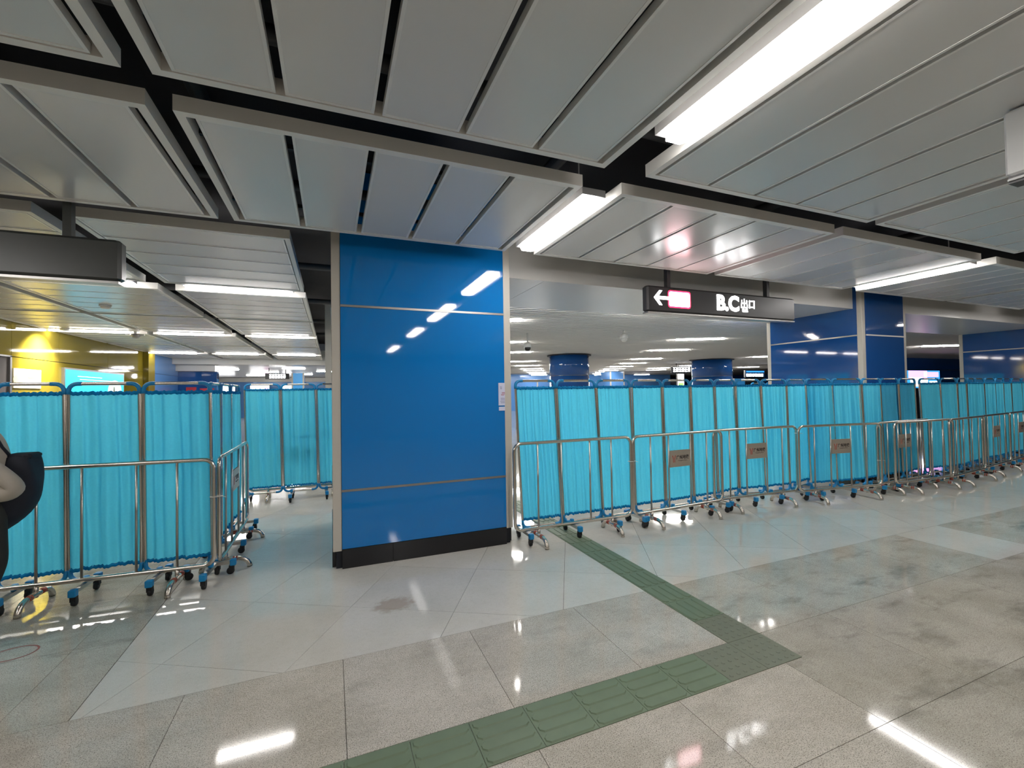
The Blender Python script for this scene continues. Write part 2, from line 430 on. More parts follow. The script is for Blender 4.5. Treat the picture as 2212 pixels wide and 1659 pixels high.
def block(x0, x1, y0, y1, along, n=5, joint=.042, rail=.045):
    cx, cy = (x0+x1)/2, (y0+y1)/2; hx, hy = (x1-x0)/2, (y1-y0)/2; h = .085
    m = MB(); r = rail
    for a, b, c, d in ((-hx,hx,-hy,-hy+r),(-hx,hx,hy-r,hy),(-hx,-hx+r,-hy+r,hy-r),(hx-r,hx,-hy+r,hy-r)): m.box(a,b,c,d,0,h)
    # hidden carriers that the panels clip to
    if along == 'y':
        for k in range(2): yy = (-hy*.6, hy*.6)[k]; m.box(-hx+r,hx-r,yy-.015,yy+.015,.055,.084,1)
    else:
        for k in range(2): xx = (-hx*.6, hx*.6)[k]; m.box(xx-.015,xx+.015,-hy+r,hy-r,.055,.084,1)
    f = m.build('ceiling_frame', ['frame_alu', 'core_dark'], ceiling, (cx,cy,ZC))
    if along == 'y':
        p = (2*hx-2*r-joint)/n; me = panel_mesh(p-joint, 2*hy-2*r-.008)
        for k in range(n): inst('ceiling_panel', me, f, (-hx+r+joint/2+p*(k+.5),0,.004))
    else:
        p = (2*hy-2*r-.012)/n; me = panel_mesh(p-.02, 2*hx-2*r-.02)
        for k in range(n): inst('ceiling_panel', me, f, (0,-hy+r+.006+p*(k+.5),.004), PI/2)
XB = [(-8.6,-6.3),(-6.2,-3.75),(-3.41,-.87),(-.755,1.70),(2.04,4.51),(4.64,7.2),(7.55,9.98),(10.1,12.65),(13.0,15.4),(15.5,18)]
for k, (a, b) in enumerate(XB):
    jt = .042 if a < 1.9 else (.03 if a < 4 else .02)
    if k > 0:
        block(a, b, 2.756, 4.33, 'y', joint=jt)
        block(a, b, -2.35, 2.48, 'y', joint=jt)
    if k in (1,2,3,4,5,6,7): block(a, b, -7.5, -2.62, 'y', joint=jt)
# corridor on the left: blocks turned through ninety degrees
XCOR = [(-8.2,-5.9),(-5.62,-3.98),(-3.86,-2.2),(-2.0,-.36)]
YCOR = [(4.66,7.0),(7.42,9.78),(9.92,12.3),(12.72,15.1),(15.25,17.75),(18.18,20.4)]
for a, b in XCOR:
    for c, d in YCOR:
        if a < -8 and c > 7.1: continue
        block(a, b, c, d, 'x')

# ---------------------------------------------------------------- ceiling lights
def light_strip(label, x, y, L, w, rotz=0, z=ZC, matn='light_emit', group=None, rods=True, top=3.98):
    t = thing('ceiling_light', label, 'ceiling light', (x, y, z), rotz, group)
    m = MB(); hl, hw = L/2, w/2
    b = [(-hl,-hw*.55),(-hl+.06,-hw),(hl-.06,-hw),(hl,-hw*.55),(hl,hw*.55),(hl-.06,hw),(-hl+.06,hw),(-hl,hw*.55)]
    m.prism(b, -.02, .02); m.build('diffuser', matn, t)
    m = MB(); m.box(-hl-.03,hl+.03,-hw-.012,hw+.012,.021,.075)
    if rods:
        for sx in (-.7, .7): m.tube([(sx*hl,0,.075),(sx*hl,0,top-z)], .006, 6)
    m.build('housing', 'housing', t)
    return t
GL = 'white light strips of the panelled ceiling'
names = {(1.87,0):'large white light strip overhead at top right of the picture',(1.87,1):'white light strip in the ceiling slot right of the blue pillar top',
         (7.36,1):'slim white light strip in the ceiling beside the second blue pillar'}
for xl in (-3.58, 1.89, 7.36, 12.83):
    for (ya, yb, r) in ((2.93,4.19,1),(.37,2.05,0),(-2.27,-.79,2),(-6.6,-4.8,3)):
        if xl > 8 and r > 1: continue
        if (xl, r) == (-3.58, 1) or (xl, r) == (-3.58, 0): pass
        lb = {(1.89,0):'large white light strip overhead at top right of the picture',
              (1.89,1):'white light strip in the ceiling slot right of the blue pillar top',
              (7.36,1):'slim white light strip in the ceiling just before the second blue pillar'}.get((xl, r), 'white light strip outside the picture, in the %s slot, %s' % ({-3.58:'left',1.89:'middle',7.36:'right',12.83:'farthest right'}[xl], ('over the concourse','by the pillar row','just behind the viewpoint','well behind the viewpoint')[r]))
        light_strip(lb, xl, (ya+yb)/2, yb-ya, .185, PI/2, group=GL)
lab = {(0,2):'white light strip in the left corridor ceiling nearest the blue pillar',
       (0,1):'white corridor light strip with only its end showing beside the dark sign',
       (0,0):'corridor light strip of the first row hidden behind the dark sign',
       (1,0):'corridor light strip starting beside the yellow wall, second row left',
       (1,1):'corridor light strip of the second row, middle one',
       (1,2):'corridor light strip of the second row, nearest the pillar',
       (2,0):'corridor light strip of the third row, left one, far back',
       (2,1):'corridor light strip of the third row, middle one, far back',
       (2,2):'corridor light strip of the third row, nearest the pillar, far back'}
for r, y in enumerate((7.2, 12.52, 17.97)):
    for c, (xa, xb) in enumerate(((-5.6,-4.25),(-3.7,-2.41),(-1.82,-.54))):
        light_strip(lab[(r,c)], (xa+xb)/2, y, xb-xa, .135, matn='corridor_emit', group=GL)

# ---------------------------------------------------------------- blue pillars
def pillar(x0, x1, y0, y1, label, glass='glass_blue', split=None, front=True, left=True, tr=.085):
    """x0..x1, y0..y1 are the outer faces; corner trims stand at the corners."""
    t = thing('pillar', label, 'pillar', (x0, y0, 0)); w, d = x1-x0, y1-y0; zt = 3.95
    m = MB(); m.box(.03, w-.03, .03, d-.03, 0, zt); m.build('core', 'core_dark', t)
    zs = [(.19,.745),(.768,2.572),(2.598,zt)]
    for a, b in zs:
        m = MB(); m.box(tr+.002, w-tr-.002, 0, .028, a, b); m.build('glass_panel', glass, t)
        m = MB(); m.box(tr+.002, w-tr-.002, d-.028, d, a, b); m.build('glass_panel', glass, t)
        m = MB(); m.box(0, .028, tr+.002, d-tr-.002, a, b); m.build('glass_panel', glass, t)
        m = MB(); m.box(w-.028, w, tr+.002, d-tr-.002, a, b); m.build('glass_panel', glass, t)
    for z in (.7565, 2.585):
        m = MB(); h = .011
        m.box(tr, w-tr, -.004, .02, z-h, z+h); m.box(tr, w-tr, d-.02, d+.004, z-h, z+h)
        m.box(-.004, .02, tr, d-tr, z-h, z+h); m.box(w-.02, w+.004, tr, d-tr, z-h, z+h)
        m.build('rail', 'rail_metal', t)
    # skirting boards
    xs = [tr, split-x0, w-tr] if split else [tr, w-tr]
    for a, b in zip(xs[:-1], xs[1:]):
        m = MB(); m.box(a+.0015, b-.0015, -.006, .028, 0, .187); m.build('skirting', 'skirting_black', t)
    for q in ((tr, w-tr, d-.028, d+.006),):
        m = MB(); m.box(*q, 0, .187); m.build('skirting', 'skirting_black', t)
    for q in ((-.006, .028), (w-.028, w+.006)):
        m = MB(); m.box(*q, tr, d-tr, 0, .187); m.build('skirting', 'skirting_black', t)
    for cx in (0, w-tr):
        for cy in (0, d-tr):
            m = MB(); m.bbox(cx, cx+tr, cy+(.008 if cy == 0 else -.008), cy+tr+(.008 if cy == 0 else -.008), .17, zt, .004); m.build('corner_trim', 'trim_grey', t)
    return t
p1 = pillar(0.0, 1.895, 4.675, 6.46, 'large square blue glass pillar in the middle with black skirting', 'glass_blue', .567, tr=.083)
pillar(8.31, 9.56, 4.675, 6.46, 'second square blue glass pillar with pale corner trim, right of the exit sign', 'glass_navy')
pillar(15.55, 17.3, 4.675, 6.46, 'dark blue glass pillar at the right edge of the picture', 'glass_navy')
# notice on the pillar's right edge
m = MB(); m.box(1.735,1.812,4.668,4.674,1.555,1.808); nt_ = tag(m.build('notice', 'paper'), 'white paper notice taped at the right edge of the blue pillar', 'notice')
for z, a, b, k in ((1.765,1.752,1.775,0),(1.752,1.756,1.776,0),(1.742,1.757,1.774,0),(1.70,1.774,1.81,1),(1.693,1.776,1.812,1),(1.68,1.765,1.81,1),(1.67,1.766,1.8,1),(1.635,1.76,1.81,0),(1.618,1.762,1.81,0),(1.6,1.755,1.81,0),(1.585,1.76,1.81,0)):
    m = MB(); m.box(a,b,4.667,4.668,z-.0025,z+.0025); m.build('printed_line', ('ink','ink_red')[k], nt_)
m = MB(); m.box(1.738,1.812,4.668,4.674,1.497,1.54); tag(m.build('label_strip', 'paper'), 'small white slip directly under the paper notice on the pillar', 'notice')

# portal beams between the pillars
m = MB(); m.box(1.9,8.31,4.82,6.46,3.05,3.95); b1 = tag(m.build('trim_1', 'beam_grey'), kind='structure')
m = MB()
for x in (2.41, 5.2): m.box(x-.002,x+.002,4.83,6.45,3.0485,3.0502)
m.build('joint_line', 'slat_back', b1)
m = MB(); m.box(9.56,15.55,4.82,6.46,3.05,3.95); tag(m.build('trim_2', 'beam_grey'), kind='structure')

# ---------------------------------------------------------------- yellow wall and corridor end
wl = MB(); wl.box(-5.95,-5.70,5.2,11.05,0,3.98); wl.box(-5.95,-5.70,11.05-.9,11.38,2.52,3.98) ; wl.box(-5.95,-5.70,11.38,17.73,0,3.98)
wl = tag(wl.build('wall_left', 'core_dark'), kind='structure')
def wp(y0, y1, z0, z1, matn='yellow_wall'):
    m = MB(); m.box(-5.70,-5.64,y0+.004,y1-.004,z0+.004,z1-.004); m.build('wall_panel', matn, wl)
for a, b in ((5.2,7.4),(7.4,9.6),(9.6,11.38),(11.38,12.97),(12.97,15.3),(15.3,17.73)):
    wp(a, b, 2.53, 3.3)
    if not (a == 9.6): wp(a, b, .02, 2.525)
m = MB(); m.box(-5.75,-5.66,9.6,11.38,0,2.52); d = tag(m.build('door_1', 'doorway_shade'), kind='structure')  # dark sheet in the doorway stands in for the shaded opening
m = MB(); m.box(-5.66,-5.63,11.33,11.38,0,2.54); m.box(-5.66,-5.63,9.6,11.38,2.515,2.545); m.build('door_frame', 'rail_metal', d)
m = MB(); m.box(-5.72,-5.5,17.735,18.3,0,3.3); tag(m.build('trim_3', 'yellow_wall'), kind='structure')
m = MB(); m.box(-5.9,-5.66,18.3,21.2,0,3.4); tag(m.build('wall_corridor', 'core_dark'), kind='structure')
for a, b in ((.02,2.53),(2.54,3.3)):
    m = MB(); m.box(-5.66,-5.63,18.31,21.19,a,b); m.build('wall_panel', 'wall_panel_blue', bpy.data.objects['wall_corridor'])
m = MB(); m.box(-5.9,-4.33,21.2,21.6,0,2.72); tag(m.build('wall_end', 'glass_navy'), kind='structure')
m = MB(); m.box(-5.63,-.05,20.5,21.5,2.98,3.6); tag(m.build('trim_4', 'beam_grey'), kind='structure')
m = MB(); m.box(-5.63,-4.33,20.9,21.5,2.73,2.979); tag(m.build('trim_5', 'beam_grey'), kind='structure')
m = MB(); m.box(-4.9,-4.42,21.17,21.198,1.72,2.05); tag(m.build('poster', 'red_poster'), 'red poster on the dark blue wall at the corridor end', 'poster')
m = MB(); m.box(-5.36,-5.02,21.17,21.198,1.86,2.1); tag(m.build('poster', 'red_poster'), 'small red poster left of the other on the dark blue end wall', 'poster')
# lit advertisement and poster on the yellow wall
ad = thing('light_box', 'glowing cyan advertising light box on the yellow wall', 'advertisement', (-5.64, 14.62, 1.3))
m = MB(); m.box(.001,.05,-1.56,1.56,0,1.12); m.build('case', 'rail_metal', ad)
m = MB(); m.box(.051,.056,-1.5,1.5,.04,1.08); m.build('lit_face', 'ad_cyan', ad)
m = MB()
def blob(mb, cy, cz, ry, rz, x0, x1, mi, n=20):
    mb.extr([(math.cos(2*PI*k/n)*ry, math.sin(2*PI*k/n)*rz) for k in range(n)], (x0,cy,cz), (0,1,0), (0,0,1), (1,0,0), x1-x0, mi)
blob(m, .95, .6, .42, .3, .0561, .0575, 0); blob(m, .9, .57, .05, .16, .0576, .0585, 2); blob(m, -.55, .5, .5, .06, .0561, .0572, 1)
m.box(.0561,.057,-.9,.9,.86,.875,1); m.box(.0561,.057,-1.0,.2,.93,.945,1)
m.build('artwork', ['ad_pale','ad_white','ad_grey'], ad)
ps = MB(); ps.box(-5.64,-5.625,11.42,12.28,1.93,2.31); ps = tag(ps.build('poster', 'poster_cream'), 'cream printed poster on the yellow wall beside the dark doorway', 'poster')
m = MB(); m.box(-5.625,-5.6235,11.85,12.26,2.12,2.16); blobm = m
m.build('orange_band', 'poster_orange', ps)
m = MB(); blob(m, 11.6, 2.1, .2, .1, -5.625, -5.6235, 0); m.build('picture', 'poster_taupe', ps)
# downlight fitting that washes the yellow wall
dl = thing('downlight', 'small recessed downlight washing the yellow wall bright', 'ceiling light', (-5.22, 12.2, 3.15))
m = MB(); m.lathe([(.07,.0),(.075,.005),(.075,.04)], 0, 0, 16); m.build('rim', 'white_plastic', dl)
# blue left side walls of the corridor's near end and the corridor's right side behind the pillar
m = MB(); m.box(-.135,-.003,11.0,11.25,0,3.9); tag(m.build('trim_6', 'trim_grey'), kind='structure')

# ---------------------------------------------------------------- hall behind the right portal (turned by -27 degrees)
ZH = 3.25; hu = (math.cos(math.radians(-27)), math.sin(math.radians(-27))); hn = (-hu[1], hu[0])
m = MB(); m.prism([(1.9,6.47),(46,6.47),(46,48),(-.3,48),(-.3,21.6),(1.9,21.6)], ZH+.1, ZH+.2)
hall_ceiling = tag(m.build('ceiling_hall', 'slat_back'), kind='structure')
def hall_slats():
    m = MB(); d = 5.0
    while d < 36:
        # line hn.p = d ; param s along hu ; clip to x>1.9,y>6.5,x<40
        ss = []
        s_lo, s_hi = -60, 60
        # x = hn0*d + hu0*s ; y = hn1*d + hu1*s
        s_lo = max(s_lo, (1.92-hn[0]*d)/hu[0]); s_hi = min(s_hi, (44-hn[0]*d)/hu[0], (6.5-hn[1]*d)/hu[1])
        if s_hi-s_lo > .2:
            a = (hn[0]*d+hu[0]*s_lo, hn[1]*d+hu[1]*s_lo); b = (hn[0]*d+hu[0]*s_hi, hn[1]*d+hu[1]*s_hi)
            w = .02
            m.prism([(a[0]-hn[0]*w,a[1]-hn[1]*w),(b[0]-hn[0]*w,b[1]-hn[1]*w),(b[0]+hn[0]*w,b[1]+hn[1]*w),(a[0]+hn[0]*w,a[1]+hn[1]*w)], ZH, ZH+.09)
        d += .19
    o = m.build('ceiling_slats', 'slat_grey', hall_ceiling); o['kind'] = 'stuff'
hall_slats()
def hall_light(label, x, y, L=1.42, group='thin light strips of the slatted hall ceiling'):
    return light_strip(label, x, y, L, .12, math.radians(-27), z=ZH-.012, matn='hall_emit', group=group, rods=False)
for i, p in enumerate([(10.43,10.34),(12.04,13.48),(14.23,17.52),(15.7,20.49),(17.01,23.36),(18.19,25.88),(19.42,28.29)]):
    hall_light('%s thin light strip in the row receding between the two round pillars' % ORD[i], *p)
for i, p in enumerate([(4.78,12.66),(6.43,15.72),(8.77,20.28),(10.48,23.36),(12.17,26.53),(13.41,28.76),(14.89,31.43)]):
    hall_light('%s thin light strip in the row receding left of the first round pillar' % ORD[i], *p)
for i, p in enumerate([(3.4,6.75),(5.9,6.75),(8.6,6.75)]):  # unseen strips added to light the curtains from behind
    hall_light('added unseen light strip above the portal beam, %s from the big pillar' % ORD[i], *p)
for i, p in enumerate([(20.7,30.8),(22,33.2),(16.2,34),(17.5,36.4),(9,36.3),(13,36.6),(23.8,35.8),(28,35.2)]):  # strips added to brighten the dark far end and its wall
    hall_light('added very distant light strip at the end of the slatted hall, %s of eight' % ORD[i], *p)
hall_light('short end of a light strip showing just right of the blue pillar', 3.13, 8.95)
hall_light('thin light strip right of the second round pillar, cut by the blue wall', 19.5, 15.1)
hall_light('thin light strip below the hall edge, far right of the second round pillar', 27.3, 22.7)
for i, p in enumerate([(21.4,22.03),(21.1,24.7),(22.8,26.97)]):
    hall_light('%s distant light strip in the short row left of the second round pillar' % ORD[i], *p)
hall_light('light strip showing right of the second square pillar above the lit screen', 21.7, 9.5)
# round pillars
def round_pillar(x, y, r, label):
    t = thing('round_pillar', label, 'pillar', (x, y, 0))
    m = MB(); m.lathe([(r,0),(r,2.35)], 0, 0, 40); m.build('shaft', 'glass_navy', t)
    m = MB(); m.lathe([(r-.01,2.35),(r-.01,2.37)], 0, 0, 40); m.build('joint_ring', 'rail_metal', t)
    m = MB(); m.lathe([(r,2.37),(r,3.2)], 0, 0, 40); m.build('upper_shaft', 'glass_navy', t)
    m = MB(); m.lathe([(r+.1,3.2),(r+.1,3.235)], 0, 0, 40); m.build('shade_ring', 'core_dark', t)  # dark ring stands in for the shade around the pillar top
    m = MB(); m.lathe([(r+.015,0),(r+.015,.2)], 0, 0, 40); m.build('skirting', 'skirting_black', t)
round_pillar(9.35, 16.5, .83, 'round dark blue pillar seen over the curtains left of the exit sign')
round_pillar(18.4, 17.5, .98, 'round dark blue pillar seen over the curtains below the exit sign')
def far_pillar(x, y, w, h, label, mm='far_cyan'):
    t = thing('far_pillar', label, 'pillar', (x, y, 0))
    m = MB(); m.box(-w/2,w/2,-w/2,w/2,0,2.45); m.build('lower_panel', mm, t)
    m = MB(); m.box(-w/2,w/2,-w/2,w/2,2.48,h); m.build('upper_panel', mm, t)
    m = MB(); m.box(-w/2-.01,-w/2+.08,-w/2-.02,-w/2+.05,0,h); m.build('corner_trim', 'trim_grey', t)
    m = MB(); m.box(w/2-.08,w/2+.01,-w/2-.02,-w/2+.05,0,h); m.build('corner_trim', 'trim_grey', t)
far_pillar(20.6, 29.5, 1.3, 3.2, 'distant square blue pillar between the two round pillars', 'wall_panel_blue')
far_pillar(-2.02, 32, .72, 3.15, 'bright blue square pillar far down the corridor beside the big pillar')
# ceiling cameras in the hall
def dome_camera(x, y, label, drop, lens='lens_black'):
    t = thing('ceiling_camera', label, 'camera', (x, y, ZH))
    m = MB(); m.tube([(0,0,0),(0,0,-drop)], .022, 8); m.build('stem', 'white_plastic', t)
    m = MB(); m.lathe([(.03,-drop+.02),(.085,-drop-.02),(.1,-drop-.1),(.09,-drop-.12)], 0, 0, 18); m.build('body', 'white_plastic', t)
    m = MB(); m.lathe([(.085,-drop-.12),(.08,-drop-.16),(.05,-drop-.2),(.012,-drop-.215)], 0, 0, 18); m.build('lens_dome', lens, t)
dome_camera(4.77, 10.6, 'white ceiling camera on a long stem near the blue pillar edge', .26)
dome_camera(6.9, 9.35, 'pale ceiling camera on a short stem under the slats in the middle', .1, 'white_plastic')
# far signs and light boxes of the hall
def hang_sign(name, label, cx, cy, w, h, zc, rotz, txt, tsize, case='sign_dark', rods=ZH):
    t = thing(name, label, 'sign', (cx, cy, zc), rotz)
    m = MB(); m.bbox(-w/2,w/2,-.06,.06,-h/2,h/2,.008); m.build('case', case, t)
    m = MB()
    for s in (-.35,.35): m.tube([(s*w,0,h/2),(s*w,0,rods-zc)], .02, 8)
    m.build('hanger', 'sign_dark', t)
    if txt:
        o = inst('lettering', text_mesh(txt, tsize, 'sign_white', bold=.004), t, (0,-.063,0)); o.rotation_euler = (PI/2,0,0)
    return t
hang_sign('hanging_sign', 'distant dark hanging sign with white lettering left of the second round pillar', 19.25, 20, 2.0, .36, 2.87, math.radians(-25), '', .2)
hang_sign('hanging_sign', 'distant dark sign with bright lettering down the left corridor', -2.72, 27, 1.15, .3, 2.76, 0, '', .2, rods=3.2)
def far_block(name, label, cat, x0, x1, y, z0, z1, mm, d=.12, extra=None):
    t = thing(name, label, cat, ((x0+x1)/2, y, z0))
    w = (x1-x0)/2
    m = MB(); m.box(-w,w,.0,d,0,z1-z0); m.build('case', 'rail_metal', t)
    m = MB(); m.box(-w*.94,w*.94,.02,d-.02,-z0,-.002); m.build('plinth', 'core_dark', t)
    m = MB(); m.box(-w+.02,w-.02,-.006,0,.02,z1-z0-.02); m.build('lit_face', mm, t)
    if extra:
        for (a,b,c,e,em) in extra:
            mm2 = MB(); mm2.box(-w+2*w*a,-w+2*w*b,-.01,-.0061,(z1-z0)*c,(z1-z0)*e); mm2.build('artwork', em, t)
    return t
bits = lambda n, z0, z1: [(.06+.9*i/n, .06+.9*(i+.7)/n, z0+.1*(i % 3)*(z1-z0), z1-.12*((i+1) % 2)*(z1-z0), 'sign_white') for i in range(n)]
# lettering of those distant signs: white strokes too small to read, built on the sign faces
for o in [o for o in COL.objects if o.name.startswith('hanging_sign')]:
    right = o.location.x > 10
    m = MB(); w = 1.0 if right else .8
    n = 6; x0 = -.9 if right else -.38
    for i in range(n):
        a = x0+w*i/n; b = a+w/n*.78; hh = .12 if right else .1
        m.box(a,b,-.066,-.061,hh-.02,hh+.015); m.box((a+b)/2-.02,(a+b)/2+.02,-.066,-.061,-hh,hh); m.box(a,b,-.066,-.061,-.015,.015)
        if i % 2: m.box(a,a+.025,-.066,-.061,-hh,hh*.4); m.box(b-.025,b,-.066,-.061,-hh,hh*.6)
        else: m.box(a,b,-.066,-.061,-hh,-hh+.03)
    m.build('lettering', 'sign_white', o)
far_block('light_box', 'tall white lit panel with a green foot below the distant hanging sign', 'sign', 18.24, 18.72, 19.8, 1.9, 2.62, 'far_white', .1, [(.1,.9,.02,.28,'far_green')])
far_block('station_sign', 'bright white lettered panel at the left edge of the second square pillar', 'sign', 23.9, 25.6, 20.1, 2.42, 2.86, 'wall_panel_blue', .1,
          [(.05+.15*i,.05+.15*i+.11,.12,.5,'sign_white') for i in range(6)]+[(.05,.97,.72,.9,'ad_blue')])
far_block('notice_cabinet', 'pale glazed cabinet below the white lettered panel', 'cabinet', 23.2, 25.6, 20.3, 1.3, 2.36, 'far_cyan', .2)
far_block('light_box', 'bright multicoloured lit screen right of the second square pillar', 'screen', 24.44, 27.15, 12, 1.6, 2.45, 'ad_blue', .15,
          [(.05,.6,.55,.97,'ad_pink'),(.1,.45,.1,.6,'ad_white'),(.5,.95,.62,.9,'ad_pink'),(.35,.62,.25,.5,'ad_white'),(.66,.92,.08,.4,'ad_white')])
far_block('light_box', 'white glowing panel far off, leftmost above the receding curtain', 'screen', -8.25, -6.95, 40, 2.05, 2.62, 'far_white')
far_block('light_box', 'white glowing panel far off above the middle back curtain', 'screen', -5.95, -4.6, 40, 1.9, 2.58, 'far_white', .12, [(.75,.97,.05,.9,'ad_pink')])
far_block('light_box', 'white glowing panel far off left of the bright blue pillar', 'screen', -3.7, -2.95, 40, 1.9, 2.56, 'far_white')
# hall walls
m = MB(); m.box(-9,46,47,47.5,0,3.6); tag(m.build('wall_back', 'glass_navy'), kind='structure')
m = MB(); m.box(45.5,46,-10,47,0,4.1); tag(m.build('wall_right', 'glass_navy'), kind='structure')
m = MB(); m.box(-9,46,-10,-9.8,0,4.1); tag(m.build('wall_rear', 'trim_grey'), kind='structure')
m = MB(); m.box(-9.2,-9,-10,48,0,4.1); tag(m.build('wall_outer', 'trim_grey'), kind='structure')
m = MB(); m.box(22.5,40,12.4,12.7,0,3.06); w2 = tag(m.build('wall_portal', 'glass_navy'), kind='structure')
m = MB(); m.box(22.5,40,12.38,12.399,2.48,2.5); m.build('rail', 'rail_metal', w2)
m = MB(); m.box(4,34,38,38.3,0,3.5); tag(m.build('wall_hall', 'wall_panel_blue'), kind='structure')
for k in range(11):
    m = MB(); m.box(7+2.2*k,7.12+2.2*k,37.95,38,0,2.75); m.build('pilaster', 'trim_grey', bpy.data.objects['wall_hall'])
m = MB(); m.box(-9,-.15,40.9,41.3,2.85,3.2); tag(m.build('trim_7', 'beam_grey'), kind='structure')
m = MB(); m.box(-9,-.15,41,41.3,0,2.849); tag(m.build('wall_far', 'wall_panel_blue'), kind='structure')
m = MB(); m.box(-8.6,-.2,21.7,47,3.22,3.5); tag(m.build('ceiling_far', 'beam_grey'), kind='structure')
for i, (x, y) in enumerate([(-3.85,24.3),(-5.4,28.75),(-1.95,27.45),(-3.7,31.8),(-5.05,36.4),(-1.85,34.8),(-.3,30.5),(-6.6,32.7)]):
    light_strip('distant light strip at the end of the left corridor, %s of its scattered rows' % ORD[i], x, y, 1.15, .14, z=3.2, matn='hall_emit', group='light strips beyond the left corridor', rods=False)

# ---------------------------------------------------------------- hanging signs near
def rounded(w, h, r, n=5):
    pts = []
    for cx, cy, a0 in ((w/2-r,h/2-r,0),(-w/2+r,h/2-r,90),(-w/2+r,-h/2+r,180),(w/2-r,-h/2+r,270)):
        for k in range(n+1):
            a = math.radians(a0+90*k/n); pts.append((cx+r*math.cos(a), cy+r*math.sin(a)))
    return pts
ES = thing('exit_sign', 'dark hanging exit sign with white arrow, red box and lettering', 'sign', (4.875, 4.40, 0))
# box 3.58..6.17 at the front face y = 4.345
m = MB(); m.bbox(-1.31,1.31,-.055,.055,2.665,2.985,.02); m.build('case', 'sign_dark', ES)
m = MB(); m.box(-1.3,1.3,-.05,.05,2.648,2.664); m.build('bottom_strip', 'rail_metal', ES)
for x in (-.955, .80):
    m = MB(); m.box(x-.025,x+.025,-.03,.03,2.98,3.9); m.build('hanger', 'sign_dark', ES)
FY = -.0555
def face_poly(mb, poly, cx, cz, mi=0, t=.003): mb.extr(poly, (cx,FY,cz), (1,0,0), (0,0,1), (0,-1,0), t, mi)
m = MB()   # arrow
a = .085
face_poly(m, [(-.115,0),(-.03,.09),(.012,.09),(-.045,.02),(.115,.02),(.115,-.02),(-.045,-.02),(.012,-.09),(-.03,-.09)], -1.1, 2.84)
m.build('arrow', 'sign_white', ES)
m = MB(); face_poly(m, rounded(.36,.215,.035), -.815, 2.835, 0, .002); m.build('red_border', 'sign_red', ES)
m = MB(); m.extr(rounded(.33,.18,.025), (-.815,FY-.002,2.835), (1,0,0), (0,0,1), (0,-1,0), .0015); m.build('lit_panel', 'sign_pink', ES)
o = inst('lettering', text_mesh('B.C', .27, 'sign_white', bold=.012, depth=.0015), ES, (.005, FY-.0016, 2.83)); o.rotation_euler = (PI/2,0,0)
m = MB()   # the two characters for "exit", drawn stroke by stroke
def bar(x0, x1, z0, z1): m.box(x0, x1, FY-.003, FY, z0, z1)
cx, cz, s, k = .305, 2.855, .062, .013
bar(cx-k/2,cx+k/2,cz-s,cz+s); bar(cx-.052,cx-.052+k,cz,cz+.045); bar(cx+.052-k,cx+.052,cz,cz+.045); bar(cx-.052,cx+.052,cz-.004,cz+k-.004)
bar(cx-.06,cx-.06+k,cz-s,cz-.012); bar(cx+.06-k,cx+.06,cz-s,cz-.012); bar(cx-.06,cx+.06,cz-s,cz-s+k)
cx = .445
bar(cx-.05,cx-.05+k,cz-s,cz+.045); bar(cx+.05-k,cx+.05,cz-s,cz+.045); bar(cx-.05,cx+.05,cz+.045-k,cz+.045); bar(cx-.05,cx+.05,cz-s+.01,cz-s+.01+k)
m.build('characters', 'sign_white', ES)
o = inst('lettering', text_mesh('Exit', .065, 'sign_white', bold=.003, depth=.0015), ES, (.315, FY-.0016, 2.762)); o.rotation_euler = (PI/2,0,0)
# dark back of the sign on the left
DS = thing('hanging_sign', 'long dark hanging sign seen from its back, top left', 'sign', (-2.9, 4.45, 0))
m = MB(); m.bbox(-1.6,1.36,-.06,.06,2.625,2.955,.022); m.build('case', 'sign_back', DS)
m = MB(); m.box(-1.58,1.345,-.055,.055,2.605,2.624); m.build('bottom_strip', 'rail_metal', DS)
for x in (-.9, 1.02):
    m = MB(); m.box(x-.027,x+.027,-.03,.03,2.95,3.9); m.build('hanger', 'sign_back', DS)
# pale sign box at the right edge, hung across the concourse
BS = thing('sign_box', 'pale blank sign box under the ceiling at the right edge', 'sign', (3.47, .5, 0))
m = MB(); m.bbox(-.06,.06,-.9,.7,2.83,3.185,.012); m.build('case', 'white_plastic', BS)
m = MB(); m.box(-.05,.05,-.88,.69,2.79,2.83); m.build('bottom_channel', 'sign_dark', BS)
m = MB(); m.box(-.062,-.05,-.88,.69,2.803,2.815); m.build('light_line', 'white_plastic', BS)
# smoke detector and camera dome on the corridor ceiling
sd = thing('smoke_detector', 'round beige smoke detector on the corridor ceiling', 'detector', (-3.35, 9.0, 3.19))
m = MB(); m.lathe([(.02,-.055),(.05,-.05),(.06,-.03),(.06,-.02)], 0, 0, 18); m.build('head', 'trim_grey', sd)
m = MB(); m.lathe([(.075,-.02),(.08,-.004),(.08,.004)], 0, 0, 18); m.build('base', 'white_plastic', sd)
cd = thing('dome_camera', 'white dome camera under the corridor ceiling beside the light strips', 'camera', (-4.12, 12.5, 3.19))
m = MB(); m.box(-.17,.17,-.03,.03,-.07,-.04); m.box(-.02,.02,-.02,.02,-.04,.2); m.build('bracket', 'white_plastic', cd)
m = MB(); m.lathe([(.09,-.04),(.1,-.07),(.07,-.12),(.02,-.14)], 0, 0, 18); m.build('dome', 'sign_side', cd)

